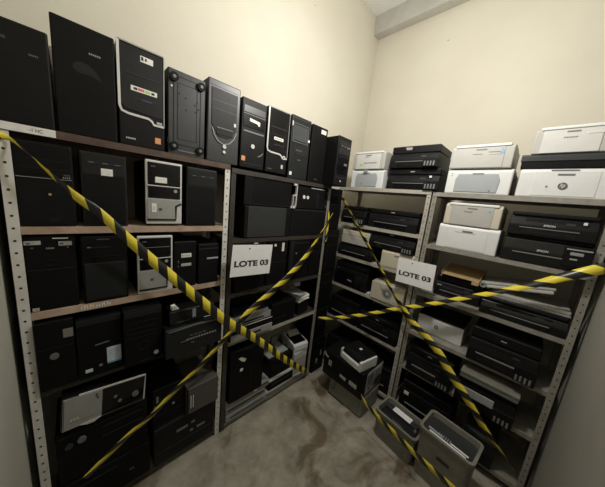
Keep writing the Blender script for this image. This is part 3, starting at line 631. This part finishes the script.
# --- bottom shelf of the corner unit
mfp('black printer on the bottom shelf of the corner unit, hidden behind the floor stack', B(-.13, B5, XB + .012), .42, .26, lid=.25, text=None, body='matte')
mfp('black printer on the corner unit bottom shelf, beside the middle post', B(-.555, B5, XB + .012), .40, .24, lid=.25, text=None, body='matte')

# --- floor stack in front of the corner unit
r = thing('desktop_computer', 'beige-grey desktop case on the floor, base of the stack by the corner unit', 'computer', (1.93, -.475, 0), RB, 'floor stack')
MB().box(-.185, .185, .010, .300, .008, .198, 'olive', .005).build('case', r)
MB().box(-.185, .185, 0, .014, .012, .198, 'olive', .006).build('front_panel', r)
for sx in (-1, 1):
    for y in (.03, .25): MB().box(sx * .15 - .015, sx * .15 + .015, y, y + .03, 0, .009, 'matte').build('foot', r)
face_feats(r, .37, .198, [('base_strip', 'line', 'r', .0, .50, .04, .075, .003), ('emblem', 'navy', 'p', [(.11, .45), (.135, .80), (.17, .86), (.18, .50), (.15, .42)], .003), ('emblem', 'blue', 'r', .13, .155, .50, .80, .0034), ('logo', 'grey', 'd', .84, .60, .010, .003)])
MB().box(.185, .188, .03, .27, .03, .175, 'mgrey', .001).build('side_plate', r)
r = thing('laser_printer', 'black laser printer with an open grey side, on the beige-grey case on the floor', 'printer', (1.905, -.425, .1985), RB, 'floor stack')
MB().box(-.225, .225, .008, .345, 0, .255, 'matte', .006).build('body', r)
MB().box(-.225, .225, .0, .012, .004, .075, 'black', .004).build('paper_tray', r)
MB().box(-.225, .225, .0, .012, .080, .250, 'matte', .006).build('front_cover', r)
face_feats(r, .45, .255, [('vent', 'wgrey', 'm', [(.15, .175, .48, .70), (.195, .22, .48, .70)], .004), ('paper_label', 'wgrey', 'p', [(.46, .33), (.61, .31), (.61, .42), (.46, .44)], .003), ('paper_label', 'wgrey', 'p', [(.69, .31), (.87, .29), (.87, .44), (.69, .46)], .003), ('handle', 'grey', 'l', [(.02, .93), (.05, .82), (.12, .76)], .016, .006)])
MB().box(.225, .229, .05, .335, .03, .245, 'bgrey', .002).build('side_frame', r)
b = MB().box(.229, .232, .06, .16, .12, .225, 'mgrey', .001).box(.229, .234, .18, .30, .15, .23, 'grey', .001).box(.229, .233, .20, .32, .05, .12, 'dgrey', .001)
b.build('side_mechanism', r)
for y, z in ((.09, .07), (.15, .085), (.26, .135)): MB().box(.229, .238, y, y + .022, z, z + .022, 'inkg', .004).build('gear', r)
r = thing('small_printer', 'small white printer with a black top, on the black laser printer of the floor stack', 'printer', (1.915, -.485, .4555), RB - .18, 'floor stack')
MB().prism([(0, 0), (0, .05), (.012, .058), (.22, .085), (.22, 0)], -.125, .125, 'x', 'white', .005).build('body', r)
MB().prism([(.012, .061), (.012, .085), (.05, .115), (.215, .12), (.218, .088)], -.120, .112, 'x', 'matte', .006).build('top_cover', r)
MB().box(-.125, -.108, -.006, .03, .02, .095, 'offw', .006).build('hinge_arm', r)
MB().box(.105, .128, -.008, .215, .010, .098, 'white', .006).build('side_cover', r)
MB().box(-.010, .014, .11, .135, .1185, .122, 'label', .001).build('white_sticker', r)

# --- top of the right-hand unit
laser('off-white laser printer with a blue mark, on top of the right unit', B(-1.036, C0 + .181), .365, .158, body='wgrey', face='wgrey', style=0, extra=[
    ('blue_mark', 'blue', 'p', [(.80, .60), (.86, .60), (.835, .82), (.815, .82)], .002), ('lettering', 'mgrey', 's', .38, .54, .60, 6, .006, .002), ('slot', 'mgrey', 'r', .62, .84, .66, .69, .0015), ('ink_line', 'grey', 'r', .64, .82, .56, .57, .0015)])
r = laser('white printer with a blue-grey front and dark side, on the right unit', B(-1.048, C0), .385, .178, body='white', face='bgrey', style=1, extra=[('dark_dot', 'mgrey', 'd', .72, .14, .006, .002), ('button', 'grey', 'm', [(.07, .10, .80, .84), (.07, .10, .70, .74)], -.004)])
MB().box(.1925, .196, .035, .33, .012, .15, 'dgrey', .001).build('side_panel', r)
laser('off-white laser printer on the long black scanner lid at the top right', B(-1.455, C0 + .2596), .315, .150, body='wgrey', face='offw', style=0, extra=[('lettering', 'mgrey', 's', .40, .58, .58, 6, .006, .002), ('slot', 'bright', 'r', .68, .92, .66, .72, .002)])
r = thing('scanner', 'long black scanner lid between the two stacked white printers at the top right', 'scanner', B(-1.470, C0 + .1742, XB + .005), RB)
MB().box(-.205, .205, 0, .31, 0, .040, 'matte', .004).build('base', r)
MB().prism([(-.004, .041), (-.004, .075), (.01, .085), (.31, .085), (.31, .041)], -.210, .207, 'x', 'dgrey', .004).build('lid', r)
r = laser('white laser printer with a round dark emblem, right end of the top shelf', B(-1.475, C0), .405, .172, body='white', face='white', style=2, extra=[('dark_dot', 'mgrey', 'd', .335, .38, .005, .001), ('top_slot', 'grey', 'r', .34, .62, .93, .96, .002)])
b = MB().disc(.0, .070, .0200, -.0022, .002, 'inkg', n=28); b.text('hp', .0, .070, hgt=.033, wd=.022, y=-.0024, th=.0006, m='white', shear=.25, bold=.01)
b.build('emblem', r)
# --- right unit, second shelf
laser('cream laser printer with a small blue mark, right unit second shelf', B(-1.064, C1 + .187), .345, .163, body='cream', face='wgrey', style=0, extra=[('blue_mark', 'blue', 'd', .80, .72, .008, .002), ('lettering', 'inkg', 's', .37, .52, .64, 6, .006, .002)])
laser('white laser printer below the cream one, on the right unit second shelf', B(-1.064, C1), .380, .185, body='white', face='white', style=2, extra=[('lettering', 'grey', 's', .30, .65, .74, 10, .003, .001)])
mfp('black multifunction printer with a white sticker, upper of the black pair on the right unit', B(-1.476, C1 + .176, XB + .005), .385, .150, lid=.18, text='EPSON', mark='sticker', tsz=.05)
r = mfp('glossy black multifunction printer with silver buttons, lower of the black pair on the right unit', B(-1.478, C1), .395, .173, lid=.10, text='EPSON', panel=False, tsz=.05, body='gloss', tank=False)
q = MB().box(.085, .196, -.026, .02, .03, .150, 'black', .005).build('side_panel', r)
MB().box(.09, .190, -.030, -.024, .128, .136, 'silver', .001).build('silver_bar', q); MB().box(.108, .160, -.029, -.024, .098, .116, 'grey', .002).build('screen', q); MB().box(.112, .142, -.029, -.024, .070, .080, 'grey', .003).build('button', q)
# --- third shelf
r = mfp('black printer under the cardboard tray, right unit third shelf beside the right sign', B(-1.070, C2, XB + .08), .320, .170, d=.27, lid=.30, text=None)
face_feats(r, .320, .119, [('button_bar', 'grey', 'm', [(.06, .16, .72, .80)], .004)])
r = thing('cardboard_tray', 'brown cardboard tray lying on the black printer, right unit third shelf', 'tray', B(-1.075, C2 + .171, XB + .06), RB, None)
o = MB().prism([(.0, .02), (.24, .075), (.24, .08), (.0, .026)], -.13, .13, 'x', 'card', .001).build('panel', r)
MB().box(.085, .13, -.03, .05, .0, .034, 'card', .002).build('flap', r)
MB().box(-.13, -.124, 0, .24, 0, .05, 'card', .001).build('side', r); MB().box(.124, .13, .05, .24, 0, .06, 'card', .001).build('side', r)
mfp('low glossy black printer behind the hazard tape, right end of the right unit third shelf', B(-1.460, C2, XB + .002), .435, .128, lid=.22, text=None, body='gloss', lidm='gloss', tank=False)
r = thing('scanner', 'flat grey-white panel lying on the low glossy printer, right unit third shelf', 'panel', B(-1.475, C2 + .1295, XB + .03), RB)
MB().box(-.20, .20, 0, .29, 0, .012, 'grey', .003).build('base', r); MB().box(-.19, .198, .004, .28, .0125, .036, 'wgrey', .006).build('lid', r)
r = thing('scanner', 'off-white scanner tilted on the flat panel, right unit third shelf', 'scanner', B(-1.385, C2 + .204, XB + .05), RB, None, (0, -.20))
MB().box(-.16, .20, 0, .25, 0, .022, 'offw', .005).build('base', r)
MB().box(-.17, .21, .0, .25, .0225, .040, 'wgrey', .005).build('lid', r)
b = MB().ring(-.155, .02, .012, .02, -.012, .002, 'grey'); b.build('hinge', r)
# --- fourth shelf
r = laser('white printer with a black top, right unit fourth shelf', B(-1.010, C3, XB + .085), .345, .152, body='white', face='white', style=2)
for k in [c for c in r.children if c.name.split('.')[0] in ('name_plate', 'exit_slot')]: bpy.data.objects.remove(k)
b = MB().disc(-.02, .085, .016, -.0022, .002, 'mgrey', n=24); b.text('hp', -.02, .085, hgt=.026, wd=.017, y=-.0024, th=.0006, m='white', shear=.25, bold=.01); b.build('emblem', r)
MB().prism([(.0, .1535), (.0, .168), (.06, .185), (.28, .185), (.28, .1535)], -.17, .17, 'x', 'matte', .006).build('scanner_top', r)
mfp('large black ink-tank printer with a long top panel, right unit fourth shelf', B(-1.425, C3, XB - .03), .370, .255, lid=.30, tank=True, text='EPSON', tsz=.03)
# --- fifth shelf
mfp('black ink-tank printer without a lid on it, right unit fifth shelf', B(-1.020, C4, XB - .03), .345, .225, lid=.25, tank=True, text='EPSON', tsz=.03)
mfp('black ink-tank printer under a dusty lid, right of the right unit fifth shelf', B(-1.400, C4, XB - .05), .340, .205, lid=.20, tank=True, text=None, panel=False, slot=False)
MB().box(-.13, .06, -.004, .006, .075, .135, 'bgrey', .003).build('front_panel', [k for k in COL.objects if k.get('label', '').startswith('black ink-tank printer under')][0])
r = thing('scanner', 'dusty olive scanner lid lying on the black ink-tank printer, right unit fifth shelf', 'scanner', B(-1.405, C4 + .206, XB - .06), RB)
MB().box(-.165, .165, 0, .30, 0, .030, 'mgrey', .004).build('base', r); MB().box(-.168, .168, -.004, .30, .0305, .052, 'olive', .006).build('lid', r)
# --- bottom shelf of the right unit
r = mfp('black printer with a small white label on the bottom shelf of the right unit', B(-1.045, C5, XB - .02), .40, .285, lid=.25, text=None, body='matte')
MB().box(-.165, -.125, -.0035, .004, .165, .195, 'label', .001).build('white_label', r)
r = thing('cable_box', 'dark grey box on the bottom shelf of the right unit, behind the ridged bin', 'box', B(-1.44, C5, XB - .02), RB)
MB().box(-.10, .10, 0, .26, 0, .19, 'char', .006).build('body', r); MB().box(-.102, .102, -.002, .262, .191, .22, 'dgrey', .006).build('lid', r)

# ------------------------------------------------------------------ grey plastic bins on the floor
def rrect(w, d, r, n=5):
    P = []
    for cx, cy, a in ((w / 2 - r, d - r, 0), (-w / 2 + r, d - r, PI / 2), (-w / 2 + r, r, PI), (w / 2 - r, r, 1.5 * PI)):
        for i in range(n + 1): P.append((cx + r * math.cos(a + i * PI / 2 / n), cy + r * math.sin(a + i * PI / 2 / n)))
    return P
def bin_(label, loc, rz, w, d, h, wall, inner, depth):
    r = thing('plastic_bin', label, 'bin', loc, rz, 'grey plastic bins on the floor')
    bm = bmesh.new(); t = .010
    def loop(inset, z, taper=0):
        return [bm.verts.new((x, y, z)) for x, y in [(px * (1 - 2 * inset / w), inset + py * (1 - 2 * inset / d)) for px, py in rrect(w, d, .03)]]
    Ls = [loop(.014, 0), loop(.002, h - .02), loop(-.006, h - .018), loop(-.006, h), loop(t, h), loop(t + .006, h - depth)]
    n = len(Ls[0])
    for a, c in zip(Ls, Ls[1:]):
        for i in range(n): bm.faces.new((a[i], a[(i + 1) % n], c[(i + 1) % n], c[i]))
    bm.faces.new(Ls[0][::-1])
    bmesh.ops.recalc_face_normals(bm, faces=bm.faces[:])
    b = MB(); b._join(bm, wall); b.build('shell', r)
    p = MB().prism([(x * (1 - 2 * (t + .004) / w), t + .004 + y * (1 - 2 * (t + .004) / d)) for x, y in rrect(w, d, .03)], h - depth - .006, h - depth, 'z', inner)
    p.build('inner_floor', r)
    return r
r = bin_('lower grey plastic bin with a white paper sheet across it, on the floor', (1.885, -.955, 0), RB - .10, .335, .215, .250, 'olive', 'char', .05)
MB().box(-.155, .12, .135, .185, .201, .222, 'dgrey', .004).build('cross_bar', r)
o = MB().box(-.085, .065, .132, .188, .2225, .2245, 'paper', .0003).build('paper_sheet', r)
MB().box(-.05, .04, .065, .071, .2005, .204, 'mgrey', .001).build('rib', r)
MB().disc(.12, .215, .012, .09, .12, 'inkg', n=12).build('knob', r)
r = bin_('taller grey plastic bin with silver ridged bars inside, on the floor at the front', (1.862, -1.287, 0), RB - .09, .325, .225, .395, 'olive', 'dgrey', .035)
o = MB().tube([(-.11, .05, .366), (.115, .045, .366)], .006, 'bright').build('silver_bar', r)
o = MB().tube([(-.125, .075, .366), (-.03, .068, .366)], .008, 'grey').build('silver_bar', r)
o = MB().tube([(.02, .068, .366), (.125, .065, .366)], .006, 'bright').build('silver_bar', r)
for i in range(6): MB().box(-.06 + i * .014, -.054 + i * .014, .06, .09, .3605, .370, 'grey', .001).build('ridge', r)
face_feats(r, .325, .395, [('dark_label', 'dgrey', 'r', .42, .66, .60, .72, -.0005)], .005)

# ------------------------------------------------------------------ hazard tape
def ribbon(label, pts, group='lengths of yellow and black hazard tape', u0=0., us=1., vk=1.):
    """pts: (x,y,z, width, dirx,diry,dirz) centre, width and width-direction; Catmull-resampled"""
    P = [(Vector(p[:3]), p[3], Vector(p[4:7]).normalized()) for p in pts]
    R = []
    for i in range(len(P) - 1):
        a, c = P[i], P[i + 1]; p0 = P[max(i - 1, 0)][0]; p3 = P[min(i + 2, len(P) - 1)][0]
        for k in range(6):
            t = k / 6
            q = .5 * ((2 * a[0]) + (c[0] - p0) * t + (2 * p0 - 5 * a[0] + 4 * c[0] - p3) * t * t + (3 * a[0] - p0 - 3 * c[0] + p3) * t ** 3)
            R.append((q, a[1] + (c[1] - a[1]) * t, a[2].lerp(c[2], t).normalized()))
    R.append(P[-1])
    bm = bmesh.new(); uvl = bm.loops.layers.uv.new('UVMap'); prev = None; L = u0; lastq = None
    for q, wd, dr in R:
        if lastq: L += (q - lastq).length * us
        lastq = q
        row = [(bm.verts.new(q + dr * wd * s), (L, (s + .5) * vk)) for s in (-.5, 0, .5)]
        if prev:
            for j in range(2):
                f = bm.faces.new((prev[j][0], row[j][0], row[j + 1][0], prev[j + 1][0]))
                for lp, uv in zip(f.loops, (prev[j][1], row[j][1], row[j + 1][1], prev[j + 1][1])): lp[uvl].uv = uv
                f.smooth = True
        prev = row
    bmesh.ops.recalc_face_normals(bm, faces=bm.faces[:])
    me = bpy.data.meshes.new('hazard_tape'); bm.to_mesh(me); bm.free(); me.materials.append(M['tape'])
    o = bpy.data.objects.new('hazard_tape', me); COL.objects.link(o)
    md = o.modifiers.new('thickness', 'SOLIDIFY'); md.thickness = .0004; md.offset = 0
    return tag(o, label, 'tape', group)
Y1 = -.075
ribbon('hazard tape running from the left post top down to the middle unit foot', [
    (-.008, -.006, 2.000, .030, .1, 0, 1), (.020, -.008, 1.992, .026, .3, 0, 1), (.046, -.013, 1.980, .012, .3, -.6, .6), (.084, -.045, 1.938, .008, .3, -1, .5), (.120, -.06, 1.893, .014, .3, -.8, .6), (.205, Y1, 1.792, .034, .4, -.3, .8),
    (.276, Y1, 1.726, .042, .3, -.2, .8), (.382, Y1, 1.594, .054, .3, -.1, .8), (.533, Y1, 1.418, .060, .3, 0, .8), (.740, -.118, 1.189, .062, .3, 0, .8),
    (.898, -.118, 1.018, .064, .4, 0, .8), (1.157, Y1, .778, .060, .4, 0, .8), (1.506, -.06, .430, .060, .4, 0, .8), (1.841, -.03, .118, .058, .4, 0, .8), (1.905, -.012, .06, .05, .4, 0, .8)], u0=.03, vk=.7)
ribbon('hazard tape rising from the floor at left to the top of the corner-side post', [
    (0.16, -0.16, 0.458, 0.035, -0.5, -0.25, 0.8), (0.25, -0.15, 0.511, 0.04, -0.5, -0.25, 0.8), (0.346, -0.14, 0.562, 0.042, -0.5, -0.25, 0.8), (0.456, -0.13, 0.607, 0.044, -0.5, -0.25, 0.8), (0.545, -0.12, 0.668, 0.046, -0.5, -0.25, 0.8), (0.648, -0.115, 0.731, 0.046, -0.5, -0.25, 0.8), (0.747, -0.11, 0.795, 0.048, -0.5, -0.25, 0.8), (0.847, -0.105, 0.874, 0.05, -0.5, -0.25, 0.8), (0.955, -0.1, 0.953, 0.055, -0.5, -0.25, 0.8), (1.059, -0.09, 1.032, 0.058, -0.6, 0, 0.75), (1.217, -0.08, 1.116, 0.06, -0.6, 0, 0.75), (1.405, -0.07, 1.218, 0.062, -0.6, 0, 0.75), (1.623, -0.06, 1.38, 0.058, -0.6, 0, 0.75), (1.821, -0.05, 1.605, 0.042, -0.7, -0.4, 0.5), (1.985, -0.02, 1.782, 0.016, -0.7, -0.4, 0.5)], us=.80, vk=1.4)
ribbon('short loose tail of hazard tape hanging by the corner-side post', [
    (1.925, -.012, 1.80, .012, 1, -.2, 0), (1.93, -.022, 1.72, .016, 1, -.3, 0), (1.926, -.024, 1.63, .022, 1, -.2, .1), (1.932, -.02, 1.55, .03, 1, 0, 0), (1.93, -.016, 1.50, .03, 1, .1, 0)], u0=.03)
XT = 2.19
ribbon('twisted hazard tape running down from the corner unit top past the right sign', [
    (2.255, .150, 2.03, 0.029, .3, 1, .2), (2.25, .133, 1.977, 0.049, .5, 1, .1), (2.22, .041, 1.908, 0.052, .5, .6, -.6), (XT, -.057, 1.823, 0.043, .6, .8, -.3), (XT, -.150, 1.714, 0.052, .7, .6, -.5), (XT, -.288, 1.560, 0.043, .3, .7, -.6), (XT, -.420, 1.414, 0.052, .8, .5, -.4), (XT, -.535, 1.272, 0.049, .3, .7, -.5),
    (XT, -.643, 1.148, 0.052, .7, .7, -.5), (XT, -.747, 1.050, 0.056, .2, .8, -.5), (2.18, -.848, .966, 0.061, 0, .75, -.6), (2.18, -.963, .900, 0.063, 0, .75, -.65), (2.17, -1.092, .812, 0.063, 0, .75, -.65), (2.165, -1.172, .722, 0.063, 0, .75, -.65),
    (2.16, -1.280, .625, 0.061, 0, .75, -.6), (2.155, -1.374, .530, 0.056, .2, .7, -.6), (2.155, -1.468, .428, 0.058, .3, .6, -.6), (2.155, -1.565, .352, 0.043, .6, .5, -.4), (2.155, -1.640, .290, 0.029, .8, .4, -.3)], us=1.05)
ribbon('hazard tape strung level from the middle unit across both right-hand units', [
    (1.945, -.03, .690, .03, .2, .2, 1), (2.03, -.17, .735, .034, .3, .3, 1), (2.14, -.42, .85, .036, .4, .3, 1), (2.215, -.675, .999, .038, .5, .2, .9), (2.222, -.951, 1.161, .038, .5, .2, .9), (2.222, -1.144, 1.288, .038, .6, .2, .9), (2.22, -1.271, 1.368, .040, .6, .2, .8),
    (2.22, -1.377, 1.439, .042, .5, .3, .8), (2.22, -1.479, 1.510, .046, .5, .3, .8), (2.22, -1.579, 1.588, .052, .4, .3, .8), (2.225, -1.665, 1.648, .060, .2, .2, .9), (2.245, -1.725, 1.683, .066, .1, .1, 1)], us=.78, vk=1.3)
ribbon('low hazard tape laid along the fronts of the floor stack and grey bins', [
    (1.865, -.66, .300, .03, 0, .2, 1), (1.835, -.72, .285, .045, 0, .2, 1), (1.825, -.832, .262, .05, 0, .2, 1), (1.815, -1.0, .240, .052, 0, .2, 1), (1.805, -1.148, .222, .052, 0, .2, 1), (1.80, -1.289, .212, .05, 0, .2, 1), (1.80, -1.42, .20, .05, 0, .2, 1)])

# ------------------------------------------------------------------ paper signs
def sign(label, loc, rz, w, h, tilt):
    r = thing('paper_sign', label, 'sign', loc, rz, 'paper lot signs')
    r.rotation_euler = (0, 0, rz)
    bm = MB().box(-w / 2, w / 2, 0, .0012, -h, 0, 'paper')
    bm.text('LOTE 03', 0, -h * .60, wd=w * .86, hgt=h * .195, y=-.0006, th=.0004, m='ink', bold=.04)
    o = bm.build('sheet', r); o.rotation_euler = (0, tilt, 0)
    p = MB().disc(-w * .10, -h * .12, .005, -.003, .001, 'inkg', n=12).build('pin', r); p.rotation_euler = (0, tilt, 0)
    return r
sign('white paper sign with black lettering hanging on the middle unit, left of the two', (1.077, -.085, 1.537), 0, .322, .219, .055)
sign('white paper sign with black lettering tied to the middle post of the right-hand shelves', (2.20, -.782, 1.477), RB, .300, .212, -.03)

# ------------------------------------------------------------------ light and camera
def area(name, loc, rot, sx, sy, power, col):
    l = bpy.data.lights.new(name, 'AREA'); l.shape = 'RECTANGLE'; l.size = sx; l.size_y = sy; l.energy = power; l.color = col
    o = bpy.data.objects.new(name, l); COL.objects.link(o); o.location = loc; o.rotation_euler = rot; return o
def point(name, loc, power, col, rad):
    l = bpy.data.lights.new(name, 'POINT'); l.energy = power; l.color = col; l.shadow_soft_size = rad
    o = bpy.data.objects.new(name, l); COL.objects.link(o); o.location = loc; return o
point('ceiling_bulb', (1.45, -.85, 2.9), 53, (1, .97, .915), .08)
W = bpy.data.worlds.new('world'); S.world = W; W.use_nodes = True
W.node_tree.nodes['Background'].inputs[0].default_value = (.5, .5, .5, 1); W.node_tree.nodes['Background'].inputs[1].default_value = .02

yaw, pit, rol = .7902, -.1856, .1055
fw = Vector((math.sin(yaw) * math.cos(pit), math.cos(yaw) * math.cos(pit), math.sin(pit)))
rt = Vector((math.cos(yaw), -math.sin(yaw), 0)); up = rt.cross(fw)
r_ = rt * math.cos(rol) + up * math.sin(rol); u_ = -rt * math.sin(rol) + up * math.cos(rol)
cam = bpy.data.cameras.new('camera'); co = bpy.data.objects.new('camera', cam); COL.objects.link(co)
cam.sensor_fit = 'HORIZONTAL'; cam.sensor_width = 36; cam.lens = 36 * 233.637 / 605; cam.clip_start = .01
mw = Matrix((r_, u_, -fw)).transposed().to_4x4(); mw.translation = Vector((.1852, -1.4346, 1.8794)); co.matrix_world = mw
S.camera = co
S.view_settings.view_transform = 'Standard'; S.view_settings.look = 'None'; S.view_settings.gamma = 1; S.view_settings.use_curve_mapping = False
S.view_settings.exposure = 0.3
